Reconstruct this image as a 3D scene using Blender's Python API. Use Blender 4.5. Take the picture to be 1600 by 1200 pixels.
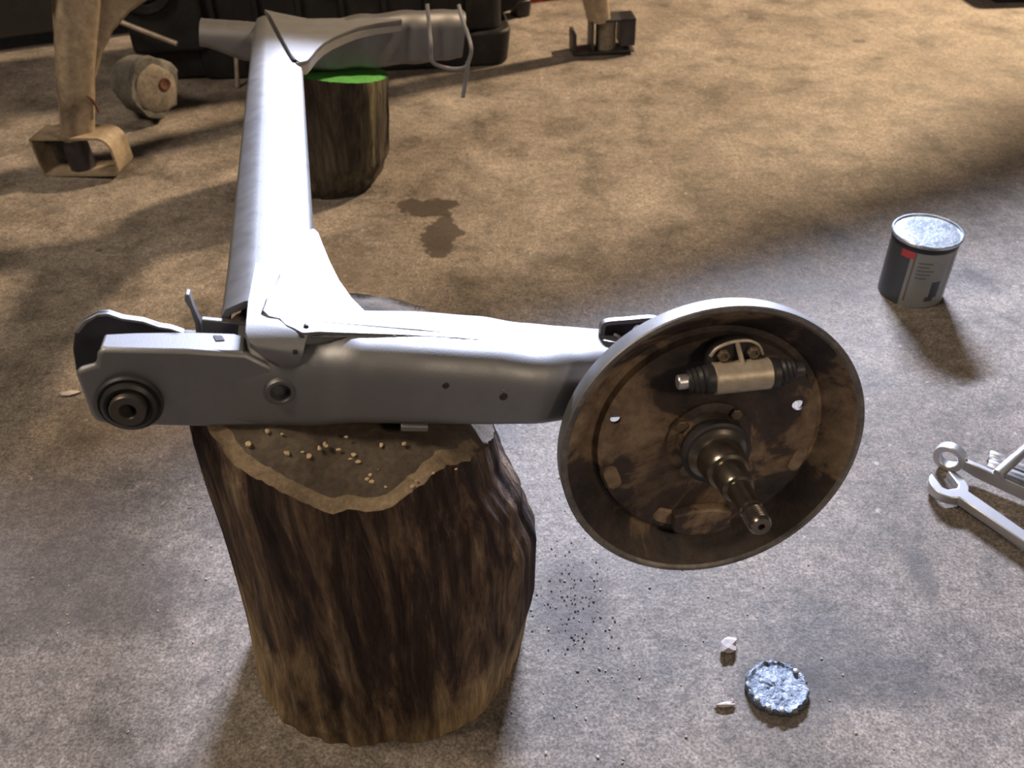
import bpy, bmesh, math, random
from mathutils import Vector, Matrix, noise
random.seed(7)
scene = bpy.context.scene
for o in list(bpy.data.objects):
    bpy.data.objects.remove(o, do_unlink=True)
COL = scene.collection
PI = math.pi

# ------------------------------------------------------------------ camera
cam_d = bpy.data.cameras.new('camera')
cam = bpy.data.objects.new('camera', cam_d)
COL.objects.link(cam)
cam.location = (0, 0, 0.70)
cam.rotation_euler = (math.radians(50), 0, 0)
cam_d.sensor_width = 36
cam_d.lens = 1385 / 1600 * 36
cam_d.clip_start = 0.02
cam_d.dof.use_dof = True
cam_d.dof.focus_distance = 0.72
cam_d.dof.aperture_fstop = 11
scene.camera = cam

# ------------------------------------------------------------------ world, lamps, exposure
world = bpy.data.worlds.new('world')
scene.world = world
world.use_nodes = True
bg = world.node_tree.nodes['Background']
bg.inputs[0].default_value = (0.85, 0.78, 0.74, 1)
bg.inputs[1].default_value = 0.06


def aim(o, target):
    o.rotation_euler = (Vector(target) - o.location).to_track_quat('-Z', 'Y').to_euler()


def lamp(name, kind, loc, color, power, target=None, **kw):
    d = bpy.data.lights.new(name, kind)
    d.color = color
    d.energy = power
    for k, v in kw.items():
        setattr(d, k, v)
    o = bpy.data.objects.new(name, d)
    COL.objects.link(o)
    o.location = loc
    if target:
        aim(o, target)
    return o


# cold work lamp standing behind the bench, shining towards the camera
cold = lamp('cold_work_lamp', 'AREA', (0.55, 4.0, 1.95), (0.76, 0.81, 1.0), 540, shape='RECTANGLE', size=1.0, size_y=0.12)
cz = (cold.location - Vector((0.0, 0.6, 0.1))).normalized()        # its long side runs parallel to the bench
cx = Vector((0.908, 0.417, 0.0))
cx = (cx - cz * cx.dot(cz)).normalized()
cy = cz.cross(cx)
cold.rotation_euler = Matrix(((cx.x, cy.x, cz.x), (cx.y, cy.y, cz.y), (cx.z, cy.z, cz.z))).to_euler()
# warm shaded lamp over the far part of the floor: its shade cuts the light off along a line
Lw = Vector((2.3, 3.0, 2.5))
ra = (Vector((0.966, 1.610, 0)) - Lw).normalized()
rb = (Vector((0.0, 0.99, 0)) - Lw).normalized()
mN = ra.cross(rb).normalized()
if mN.y < 0:
    mN = -mN
rc = (Vector((0.414, 1.270, 0)) - Lw).normalized()
half = math.radians(76)
ax = rc * math.cos(half) + mN * math.sin(half)
lamp('warm_shaded_lamp', 'SPOT', Lw, (1.0, 0.73, 0.45), 1050, Lw + ax, spot_size=2 * half, spot_blend=0.015,
     shadow_soft_size=0.13)
# warm bulb on the photographer's side to the right; the left one is an added fill
lamp('warm_fill_bulb', 'POINT', (1.2, -0.8, 1.4), (1.0, 0.78, 0.54), 40, shadow_soft_size=0.15)
lamp('warm_fill_bulb', 'POINT', (-1.25, 0.35, 2.0), (1.0, 0.80, 0.58), 105, shadow_soft_size=0.3)

vs = scene.view_settings
vs.view_transform = 'Standard'
vs.look = 'None'
vs.exposure = 0.0
vs.gamma = 1.0
vs.use_curve_mapping = False


# ------------------------------------------------------------------ materials
class NT:
    def __init__(self, name):
        self.m = bpy.data.materials.new(name)
        self.m.use_nodes = True
        self.t = self.m.node_tree
        self.b = self.t.nodes['Principled BSDF']

    def n(self, typ, **props):
        nd = self.t.nodes.new(typ)
        for k, v in props.items():
            if k.startswith('i_'):
                key = k[2:]
                key = int(key) if key.isdigit() else key.replace('_', ' ')
                nd.inputs[key].default_value = v
            else:
                setattr(nd, k, v)
        return nd

    def l(self, a, b):
        self.t.links.new(a, b)

    def coord(self, kind='Object'):
        return self.n('ShaderNodeTexCoord').outputs[kind]

    def mapping(self, vec, scale=(1, 1, 1), loc=(0, 0, 0), rot=(0, 0, 0)):
        mp = self.n('ShaderNodeMapping')
        mp.inputs['Scale'].default_value = scale
        mp.inputs['Location'].default_value = loc
        mp.inputs['Rotation'].default_value = rot
        self.l(vec, mp.inputs['Vector'])
        return mp.outputs[0]

    def noise(self, vec, scale, detail=4, rough=0.55, dist=0.0):
        nd = self.n('ShaderNodeTexNoise')
        nd.inputs['Scale'].default_value = scale
        nd.inputs['Detail'].default_value = detail
        nd.inputs['Roughness'].default_value = rough
        nd.inputs['Distortion'].default_value = dist
        self.l(vec, nd.inputs['Vector'])
        return nd.outputs['Fac']

    def ramp(self, fac, stops):
        r = self.n('ShaderNodeValToRGB')
        el = r.color_ramp.elements
        while len(el) < len(stops):
            el.new(0.5)
        for e, (p, c) in zip(el, stops):
            e.position = p
            e.color = c if len(c) == 4 else (*c, 1)
        self.l(fac, r.inputs[0])
        return r.outputs[0]

    def mix(self, fac, a, b, blend='MIX'):
        m = self.n('ShaderNodeMix', data_type='RGBA', blend_type=blend)
        for inp, v in ((0, fac), (6, a), (7, b)):
            if isinstance(v, (int, float)):
                m.inputs[inp].default_value = v
            elif isinstance(v, tuple):
                m.inputs[inp].default_value = v if len(v) == 4 else (*v, 1)
            else:
                self.l(v, m.inputs[inp])
        return m.outputs[2]

    def math(self, op, a, b=None, c=None):
        m = self.n('ShaderNodeMath', operation=op)
        for i, v in enumerate((a, b, c)):
            if v is None:
                continue
            if isinstance(v, (int, float)):
                m.inputs[i].default_value = v
            else:
                self.l(v, m.inputs[i])
        return m.outputs[0]

    def bump(self, h, strength=0.3, dist=0.002, prev=None):
        b = self.n('ShaderNodeBump')
        b.inputs['Strength'].default_value = strength
        b.inputs['Distance'].default_value = dist
        self.l(h, b.inputs['Height'])
        if prev is not None:
            self.l(prev, b.inputs['Normal'])
        return b.outputs[0]

    def set(self, color=None, rough=None, metal=None, normal=None, spec=None):
        for key, v in (('Base Color', color), ('Roughness', rough), ('Metallic', metal), ('Normal', normal),
                       ('Specular IOR Level', spec)):
            if v is None:
                continue
            if isinstance(v, (int, float)):
                self.b.inputs[key].default_value = v
            elif isinstance(v, tuple):
                self.b.inputs[key].default_value = (*v, 1)
            else:
                self.l(v, self.b.inputs[key])
        return self.m


def g(v):
    return (v, v, v)


def spot_mask(t, co, x, y, rx, ry, edge=0.35, amp=0.5, nscale=30):
    """soft-edged blotch on the floor with a ragged outline"""
    mp = t.mapping(co, (1 / rx, 1 / ry, 0), (-x / rx, -y / ry, 0))
    ln = t.n('ShaderNodeVectorMath', operation='LENGTH')
    t.l(mp, ln.inputs[0])
    nz = t.noise(co, nscale, 5, 0.6)
    d = t.math('ADD', ln.outputs['Value'], t.math('MULTIPLY', t.math('SUBTRACT', nz, 0.5), amp * 2))
    mr = t.n('ShaderNodeMapRange', interpolation_type='SMOOTHSTEP')
    mr.inputs['From Min'].default_value = 1.0 - edge
    mr.inputs['From Max'].default_value = 1.0 + edge
    mr.inputs['To Min'].default_value = 1
    mr.inputs['To Max'].default_value = 0
    t.l(d, mr.inputs['Value'])
    return mr.outputs['Result']


def mat_floor():
    t = NT('worn_concrete')
    co = t.coord()
    big = t.noise(co, 2.2, 5, 0.6, 0.3)
    mid = t.noise(co, 11, 6, 0.65, 0.2)
    fine = t.noise(co, 70, 6, 0.7)
    base = t.ramp(big, [(0.30, (0.14, 0.118, 0.102)), (0.52, (0.205, 0.178, 0.158)), (0.72, (0.265, 0.232, 0.208))])
    base = t.mix(0.9, base, t.ramp(mid, [(0.30, g(0.35)), (0.5, g(0.95)), (0.70, g(1.35))]), 'MULTIPLY')
    base = t.mix(0.55, base, t.ramp(fine, [(0.32, g(0.38)), (0.5, g(0.97)), (0.68, g(1.45))]), 'MULTIPLY')
    spk = t.noise(t.mapping(co, loc=(9, 2, 4)), 170, 3, 0.6)
    base = t.mix(0.5, base, t.ramp(spk, [(0.36, g(0.5)), (0.5, g(1.0)), (0.64, g(1.35))]), 'MULTIPLY')
    sp2 = t.noise(t.mapping(co, loc=(1, 5, 8)), 380, 2, 0.6)
    base = t.mix(0.75, base, t.ramp(sp2, [(0.36, g(0.5)), (0.5, g(1.0)), (0.64, g(1.5))]), 'MULTIPLY')
    # dark pits and pale crumbs of aggregate
    pit = t.noise(co, 46, 3, 0.5)
    base = t.mix(t.ramp(pit, [(0.66, g(0)), (0.74, g(0.75))]), base, (0.07, 0.06, 0.06))
    pale = t.noise(t.mapping(co, loc=(3, 7, 1)), 85, 2, 0.5)
    base = t.mix(t.ramp(pale, [(0.68, g(0)), (0.76, g(0.7))]), base, (0.42, 0.38, 0.36))
    # oil and soot stains, and broader faint dark blotches
    for (x, y, rx, ry, k, c) in [(-0.135, 1.275, 0.050, 0.030, 0.92, (0.045, 0.033, 0.028)),
                                 (-0.108, 1.190, 0.030, 0.055, 0.88, (0.045, 0.033, 0.028)),
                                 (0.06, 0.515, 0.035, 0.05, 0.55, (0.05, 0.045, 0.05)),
                                 (-0.44, 0.53, 0.13, 0.06, 0.45, (0.09, 0.075, 0.07)),
                                 (-0.50, 0.62, 0.10, 0.05, 0.35, (0.09, 0.075, 0.07)),
                                 (0.31, 0.43, 0.07, 0.025, 0.55, (0.05, 0.05, 0.055)),
                                 (0.27, 0.47, 0.06, 0.022, 0.3, (0.06, 0.06, 0.065)),
                                 (0.235, 0.42, 0.045, 0.035, 0.5, (0.05, 0.05, 0.055)),
                                 (-0.36, 0.80, 0.14, 0.10, 0.4, (0.10, 0.07, 0.05)),
                                 (0.79, 2.05, 0.018, 0.014, 0.8, (0.07, 0.06, 0.06)),
                                 (0.80, 1.94, 0.012, 0.010, 0.8, (0.07, 0.06, 0.06)),
                                 (0.40, 0.545, 0.012, 0.03, 0.6, (0.06, 0.055, 0.055)),
                                 (-0.3, 1.05, 0.12, 0.10, 0.35, (0.10, 0.075, 0.055))]:
        mk = spot_mask(t, co, x, y, rx, ry, 0.10, 1.1, 32) if y > 1.1 and k >= 0.8 else spot_mask(t, co, x, y, rx, ry)
        base = t.mix(t.math('MULTIPLY', mk, k), base, c)
    n1 = t.bump(t.noise(co, 26, 6, 0.7), 0.30, 0.005)
    n2 = t.bump(t.noise(co, 260, 4, 0.7), 0.30, 0.0012, n1)
    r = t.ramp(mid, [(0.3, g(0.58)), (0.7, g(0.8))])
    return t.set(base, r, 0.0, n2, 0.5)


def mat_silver(name, col=(0.27, 0.275, 0.295), rough=0.54):
    t = NT(name)
    co = t.coord()
    n1 = t.noise(co, 60, 4, 0.6)
    c = t.mix(t.ramp(n1, [(0.4, g(0)), (0.75, g(0.5))]), col, tuple(v * 0.88 for v in col))
    nb = t.bump(t.noise(co, 900, 2, 0.5), 0.18, 0.0004)
    return t.set(c, t.ramp(n1, [(0.3, g(rough - 0.05)), (0.7, g(rough + 0.06))]), 0.85, nb, 0.5)


def mat_simple(name, col, rough=0.5, metal=0.0, var=0.3, scale=40, bump=0.15, bscale=200):
    t = NT(name)
    co = t.coord()
    n1 = t.noise(co, scale, 5, 0.6)
    c = t.mix(t.ramp(n1, [(0.3, g(0)), (0.7, g(1))]), tuple(v * (1 - var) for v in col), tuple(min(1, v * (1 + var)) for v in col))
    nb = t.bump(t.noise(co, bscale, 4, 0.6), bump, 0.001)
    return t.set(c, rough, metal, nb)


def mat_patchy(name, stops, scale=30, rough=0.6, metal=0.2, bump=0.3, bscale=150, stretch=(1, 1, 1), dist=0.6):
    t = NT(name)
    co = t.mapping(t.coord(), stretch)
    n1 = t.noise(co, scale, 7, 0.62, dist)
    c = t.ramp(n1, stops)
    fine = t.noise(co, scale * 7, 4, 0.7)
    c = t.mix(0.7, c, t.ramp(fine, [(0.3, g(0.55)), (0.7, g(1.35))]), 'MULTIPLY')
    nb = t.bump(t.noise(co, bscale, 5, 0.65), bump, 0.002)
    return t.set(c, rough, metal, nb)


def mat_bark(name, stops, patch, pscale=16, pthr=0.6, low=0.0):
    t = NT(name)
    co = t.coord()
    s = t.mapping(co, (1, 1, 0.13))
    n1 = t.noise(s, 42, 7, 0.68, 0.5)
    c = t.ramp(n1, stops)
    s2 = t.mapping(co, (1, 1, 0.32), (2.1, 0.4, 0.9))
    p = t.noise(s2, pscale, 6, 0.6, 0.6)
    if low:      # pale patches spread more towards the foot of the log
        sz = t.n('ShaderNodeSeparateXYZ')
        t.l(co, sz.inputs[0])
        p = t.math('ADD', p, t.math('MULTIPLY', t.math('SUBTRACT', 0.13, sz.outputs['Z']), low))
    c = t.mix(t.ramp(p, [(pthr - 0.06, g(0)), (pthr + 0.10, g(0.85))]), c, patch)
    f = t.noise(s, 160, 5, 0.75)
    c = t.mix(0.85, c, t.ramp(f, [(0.3, g(0.4)), (0.5, g(0.95)), (0.72, g(1.6))]), 'MULTIPLY')
    nb = t.bump(n1, 0.8, 0.010)
    nb = t.bump(f, 0.6, 0.003, nb)
    return t.set(c, 0.85, 0.0, nb, 0.25)


M = {}
M['floor'] = mat_floor()
M['silver'] = mat_silver('silver_paint')
M['silver_dark'] = mat_silver('silver_paint_dark', (0.19, 0.19, 0.205), 0.55)  # darker copy of the silver; carries shade on far arm and stop bracket
M['grime'] = mat_simple('dark_grimy_steel', (0.045, 0.042, 0.05), 0.5, 0.4)
M['rubber'] = mat_simple('black_rubber', (0.022, 0.022, 0.026), 0.5, 0.0)
M['sleeve'] = mat_simple('oily_steel_sleeve', (0.10, 0.09, 0.085), 0.4, 0.6)
M['steel'] = mat_simple('bright_steel', (0.65, 0.65, 0.68), 0.38, 0.9, 0.12, 60, 0.05)
M['axle_steel'] = mat_simple('oily_axle_steel', (0.20, 0.175, 0.15), 0.26, 0.9, 0.3, 80, 0.08)
M['chrome'] = mat_simple('chrome', (0.62, 0.63, 0.66), 0.42, 0.9, 0.08, 40, 0.03)
M['alloy'] = mat_simple('dull_alloy', (0.44, 0.38, 0.31), 0.45, 0.35, 0.2, 120, 0.2)
M['plate'] = mat_patchy('rusty_grimy_plate', [(0.36, (0.022, 0.017, 0.018)), (0.49, (0.055, 0.038, 0.032)),
                                              (0.53, (0.17, 0.115, 0.075)), (0.66, (0.30, 0.22, 0.145))], 15, 0.62, 0.1, 0.35)
M['plate_rim'] = mat_patchy('plate_rim_steel', [(0.35, (0.10, 0.09, 0.09)), (0.65, (0.22, 0.205, 0.20))], 30, 0.5, 0.25, 0.2)
M['bolt'] = mat_simple('rusty_bolt', (0.16, 0.125, 0.09), 0.5, 0.5)
M['bark'] = mat_bark('old_log_side', [(0.34, (0.014, 0.009, 0.010)), (0.48, (0.055, 0.034, 0.028)),
                                      (0.58, (0.15, 0.10, 0.068)), (0.72, (0.34, 0.26, 0.165))], (0.40, 0.29, 0.165), 13, 0.57, 1.1)
M['endgrain'] = mat_patchy('worn_log_top', [(0.3, (0.045, 0.034, 0.026)), (0.55, (0.090, 0.070, 0.053)),
                                            (0.75, (0.16, 0.13, 0.10))], 28, 0.85, 0.0, 0.5)
M['woodrim'] = mat_patchy('pale_wood_rim', [(0.3, (0.12, 0.085, 0.055)), (0.6, (0.25, 0.19, 0.125))], 40, 0.85, 0.0, 0.5)
M['bark2'] = mat_bark('mossy_log_side', [(0.30, (0.018, 0.016, 0.015)), (0.5, (0.055, 0.046, 0.038)),
                                         (0.75, (0.12, 0.10, 0.075))], (0.19, 0.165, 0.10), 11, 0.56)
M['green'] = mat_patchy('green_painted_wood', [(0.3, (0.06, 0.30, 0.05)), (0.6, (0.09, 0.36, 0.08)),
                                               (0.78, (0.30, 0.42, 0.16))], 24, 0.6, 0.0, 0.3)
M['tan'] = mat_patchy('dirty_beige_paint', [(0.32, (0.11, 0.085, 0.065)), (0.48, (0.28, 0.225, 0.165)),
                                            (0.75, (0.42, 0.34, 0.25))], 11, 0.6, 0.05, 0.2)
M['greyblock'] = mat_patchy('grey_casting', [(0.35, (0.07, 0.068, 0.066)), (0.65, (0.16, 0.15, 0.14))], 30, 0.7, 0.1, 0.4)
M['castface'] = mat_patchy('cast_face', [(0.35, (0.14, 0.12, 0.10)), (0.65, (0.27, 0.23, 0.19))], 30, 0.7, 0.1, 0.3)
M['rust'] = mat_simple('rust', (0.09, 0.035, 0.022), 0.8, 0.0)
M['engine'] = mat_patchy('black_greasy_iron', [(0.35, (0.006, 0.006, 0.009)), (0.6, (0.015, 0.015, 0.018)),
                                               (0.8, (0.05, 0.042, 0.036))], 14, 0.55, 0.2, 0.5)
M['bench'] = mat_simple('dark_bench_board', (0.014, 0.013, 0.013), 0.7)
M['pulley'] = mat_simple('greenish_pulley', (0.14, 0.14, 0.085), 0.5, 0.3)
M['rod'] = mat_simple('dull_rod', (0.34, 0.29, 0.24), 0.5, 0.3)
M['wire'] = mat_simple('grey_cable', (0.17, 0.175, 0.20), 0.5, 0.2)
M['tin_top'] = mat_patchy('tin_lid', [(0.35, (0.30, 0.36, 0.44)), (0.65, (0.55, 0.60, 0.66))], 60, 0.32, 0.75, 0.35, 120)
M['red'] = mat_simple('red_plastic', (0.55, 0.03, 0.03), 0.45)
M['teal'] = mat_simple('teal_plastic', (0.02, 0.16, 0.15), 0.45)
M['black_plastic'] = mat_simple('black_plastic', (0.012, 0.012, 0.020), 0.4)
M['foil'] = mat_patchy('bluish_metal_cap', [(0.3, (0.07, 0.09, 0.12)), (0.5, (0.17, 0.205, 0.27)),
                                            (0.72, (0.40, 0.45, 0.54))], 130, 0.35, 0.6, 0.7, 420)
M['crumb'] = mat_simple('pale_crumbs', (0.42, 0.37, 0.33), 0.85)
M['soot'] = mat_simple('dark_crumbs', (0.09, 0.08, 0.08), 0.8)
M['chip'] = mat_simple('pale_chip', (0.50, 0.45, 0.45), 0.8)
M['woodchip'] = mat_simple('pale_wood_chip', (0.50, 0.38, 0.24), 0.8)


def mat_label():
    """printed wrap of the can: grey with darker print blocks and a red flash"""
    t = NT('can_label')
    co = t.coord()
    sx = t.n('ShaderNodeSeparateXYZ')
    t.l(co, sx.inputs[0])
    n1 = t.noise(co, 50, 4, 0.6)
    c = t.mix(n1, (0.17, 0.185, 0.20), (0.26, 0.27, 0.28))
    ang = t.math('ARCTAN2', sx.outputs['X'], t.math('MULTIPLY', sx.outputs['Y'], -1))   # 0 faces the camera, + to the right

    def band(v, a, b):
        return t.math('MULTIPLY', t.math('GREATER_THAN', v, a), t.math('LESS_THAN', v, b))

    def block(a0, a1, z0, z1, col):
        nonlocal c
        c = t.mix(t.math('MULTIPLY', band(ang, a0, a1), band(sx.outputs['Z'], z0, z1)), c, col)
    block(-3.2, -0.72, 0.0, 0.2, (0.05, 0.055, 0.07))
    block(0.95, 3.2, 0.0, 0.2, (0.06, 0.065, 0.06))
    block(-1.05, -0.62, 0.079, 0.094, (0.45, 0.05, 0.06))
    block(0.12, 0.42, 0.018, 0.045, (0.04, 0.045, 0.07))
    block(0.02, 0.30, 0.012, 0.02, (0.06, 0.06, 0.08))
    for k in range(5):
        block(-0.45, -0.1 + 0.08 * (k % 3), 0.050 + k * 0.006, 0.0525 + k * 0.006, (0.10, 0.11, 0.13))
    block(0.62, 0.72, 0.01, 0.09, (0.09, 0.10, 0.09))
    block(-0.62, -0.56, 0.01, 0.09, (0.12, 0.10, 0.10))
    return t.set(c, 0.38, 0.1)


M['label'] = mat_label()


# ------------------------------------------------------------------ mesh helpers
def obj(name, bm, mat, parent=None, mw=None, smooth=35, bevel=None):
    bmesh.ops.recalc_face_normals(bm, faces=bm.faces)
    me = bpy.data.meshes.new(name)
    bm.to_mesh(me)
    bm.free()
    me.materials.append(M[mat])
    o = bpy.data.objects.new(name, me)
    COL.objects.link(o)
    if smooth:
        me.shade_smooth()
        me.set_sharp_from_angle(angle=math.radians(smooth))
    if parent:
        o.parent = parent
    if mw is not None:
        o.matrix_basis = mw
    if bevel:
        b = o.modifiers.new('bevel', 'BEVEL')
        b.width = bevel
        b.segments = 2
        b.limit_method = 'ANGLE'
        b.angle_limit = math.radians(40)
        b.harden_normals = False
    return o


def tag(o, label, cat, group=None, kind=None):
    if label:
        o['label'] = label
    if cat:
        o['category'] = cat
    if group:
        o['group'] = group
    if kind:
        o['kind'] = kind
    return o


def empty(name, mat4):
    o = bpy.data.objects.new(name, None)
    o.empty_display_size = 0.05
    COL.objects.link(o)
    o.matrix_world = mat4
    o.matrix_basis = mat4
    return o


def box(bm, x0, x1, y0, y1, z0, z1, mt=None):
    vs_ = [bm.verts.new((x, y, z)) for x in (x0, x1) for y in (y0, y1) for z in (z0, z1)]
    for f in ((0, 1, 3, 2), (4, 6, 7, 5), (0, 4, 5, 1), (2, 3, 7, 6), (0, 2, 6, 4), (1, 5, 7, 3)):
        bm.faces.new([vs_[i] for i in f])
    if mt is not None:
        bmesh.ops.transform(bm, matrix=mt, verts=vs_)
    return vs_


def prism(bm, pts, fn0, fn1):
    """solid between two copies of an outline; fn maps (u, v) to a point"""
    a = [bm.verts.new(fn0(*p)) for p in pts]
    b = [bm.verts.new(fn1(*p)) for p in pts]
    n = len(pts)
    bm.faces.new(a)
    bm.faces.new(b[::-1])
    for i in range(n):
        bm.faces.new((a[i], b[i], b[(i + 1) % n], a[(i + 1) % n]))
    return a + b


def rings(bm, secs, closed_ends=True):
    """loft through a list of rings (equal counts)"""
    vv = [[bm.verts.new(p) for p in s] for s in secs]
    n = len(vv[0])
    for a, b in zip(vv, vv[1:]):
        for i in range(n):
            bm.faces.new((a[i], a[(i + 1) % n], b[(i + 1) % n], b[i]))
    if closed_ends:
        bm.faces.new(vv[0][::-1])
        bm.faces.new(vv[-1])
    return [v for r in vv for v in r]


def lathe(bm, prof, n=48, close=False, mt=None):
    """profile of (r, h) around z"""
    vv = []
    for r, h in prof:
        if r < 1e-6:
            vv.append([bm.verts.new((0, 0, h))])
        else:
            vv.append([bm.verts.new((r * math.cos(2 * PI * i / n), r * math.sin(2 * PI * i / n), h)) for i in range(n)])
    prs = list(zip(vv, vv[1:]))
    if close:
        prs.append((vv[-1], vv[0]))
    for a, b in prs:
        if len(a) == 1 and len(b) == 1:
            continue
        for i in range(n):
            j = (i + 1) % n
            if len(a) == 1:
                bm.faces.new((a[0], b[i], b[j]))
            elif len(b) == 1:
                bm.faces.new((a[i], a[j], b[0]))
            else:
                bm.faces.new((a[i], a[j], b[j], b[i]))
    allv = [v for r in vv for v in r]
    if mt is not None:
        bmesh.ops.transform(bm, matrix=mt, verts=allv)
    return allv


def smooth_path(pts, sub=6):
    pts = [Vector(p) for p in pts]
    out = []
    for i in range(len(pts) - 1):
        p0 = pts[max(i - 1, 0)]
        p1, p2 = pts[i], pts[i + 1]
        p3 = pts[min(i + 2, len(pts) - 1)]
        for k in range(sub):
            t = k / sub
            out.append(0.5 * ((2 * p1) + (p2 - p0) * t + (2 * p0 - 5 * p1 + 4 * p2 - p3) * t * t + (3 * p1 - p0 - 3 * p2 + p3) * t ** 3))
    out.append(pts[-1])
    return out


def tube(bm, pts, r, n=10, sub=6):
    path = smooth_path(pts, sub) if sub else [Vector(p) for p in pts]
    secs = []
    up = Vector((0, 0, 1))
    for i, p in enumerate(path):
        d = (path[min(i + 1, len(path) - 1)] - path[max(i - 1, 0)]).normalized()
        if i == 0:
            u = d.orthogonal().normalized()
        else:
            u = (u - d * u.dot(d)).normalized()
        v = d.cross(u)
        rr = r(i / (len(path) - 1)) if callable(r) else r
        secs.append([p + (u * math.cos(2 * PI * k / n) + v * math.sin(2 * PI * k / n)) * rr for k in range(n)])
    rings(bm, secs)


def rrect(cx, cy, w, h, r, k=5):
    """rounded rectangle outline, r a number or 4 radii (bl, br, tr, tl)"""
    rs = (r,) * 4 if isinstance(r, (int, float)) else r
    out = []
    for (sx, sy, a0), q in zip(((-1, -1, PI), (1, -1, 1.5 * PI), (1, 1, 0), (-1, 1, 0.5 * PI)), rs):
        ox, oy = cx + sx * (w / 2 - q), cy + sy * (h / 2 - q)
        for i in range(k + 1):
            a = a0 + (PI / 2) * i / k
            out.append((ox + q * math.cos(a), oy + q * math.sin(a)))
    return out


def frame(o, x, y, z):
    x, y, z = Vector(x).normalized(), Vector(y).normalized(), Vector(z).normalized()
    return Matrix(((x.x, y.x, z.x, o[0]), (x.y, y.y, z.y, o[1]), (x.z, y.z, z.z, o[2]), (0, 0, 0, 1)))


def axis_to(p, d):
    """matrix that puts local z along d at point p"""
    q = Vector(d).to_track_quat('Z', 'Y')
    return Matrix.Translation(Vector(p)) @ q.to_matrix().to_4x4()


def cut(o, builders):
    """boolean-cut simple solids out of o (o without transform relative to the cutters' frame)"""
    for fn in builders:
        bm = bmesh.new()
        fn(bm)
        bmesh.ops.recalc_face_normals(bm, faces=bm.faces)
        me = bpy.data.meshes.new('tmp')
        bm.to_mesh(me)
        bm.free()
        c = bpy.data.objects.new('tmp', me)
        COL.objects.link(c)
        c.parent = o.parent
        c.matrix_basis = o.matrix_basis.copy()
        md = o.modifiers.new('cut', 'BOOLEAN')
        md.object = c
        md.solver = 'EXACT'
        bpy.context.view_layer.update()
        dg = bpy.context.evaluated_depsgraph_get()
        new = bpy.data.meshes.new_from_object(o.evaluated_get(dg))
        o.modifiers.remove(md)
        o.data = new
        bpy.data.objects.remove(c, do_unlink=True)
    o.data.shade_smooth()
    o.data.set_sharp_from_angle(angle=math.radians(35))


def lerp_table(tab, x):
    if x <= tab[0][0]:
        return tab[0][1:]
    for a, b in zip(tab, tab[1:]):
        if x <= b[0]:
            t = (x - a[0]) / (b[0] - a[0])
            t = t * t * (3 - 2 * t)
            return tuple(p + (q - p) * t for p, q in zip(a[1:], b[1:]))
    return tab[-1][1:]


# ------------------------------------------------------------------ the setting
bm = bmesh.new()
box(bm, -4, 4, -2.5, 5.5, -0.1, 0)
floor = obj('floor', bm, 'floor', smooth=None)
tag(floor, 'stained worn concrete garage floor', None, kind='structure')

# bench added mostly out of view, to throw the shade across the far floor
bdir = Vector((0.908, 0.417, 0)).normalized()
bnor = Vector((-bdir.y, bdir.x, 0))
bench_m = frame((0.1, 2.50, 0), bdir, bnor, (0, 0, 1))
bench = empty('shade_bench', bench_m)
tag(bench, 'long dark bench at the far upper left edge, added to shade the floor', 'shade_bench')
bm = bmesh.new()
box(bm, -1.9, 3.0, 0.0, 0.8, 1.030, 1.085)
obj('worktop', bm, 'bench', bench, bevel=0.004)
for x0, x1 in ((-1.86, -0.7), (-0.69, 0.5), (0.51, 1.7), (1.71, 2.95)):
    bm = bmesh.new()
    box(bm, x0, x1, 0.03, 0.06, 0.03, 1.028)
    obj('front_panel', bm, 'bench', bench, bevel=0.004)
for x in (-1.85, -0.7, 0.5, 1.7, 2.9):
    bm = bmesh.new()
    box(bm, x, x + 0.06, 0.06, 0.76, 0, 1.028)
    obj('side_panel', bm, 'bench', bench, bevel=0.004)

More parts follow.
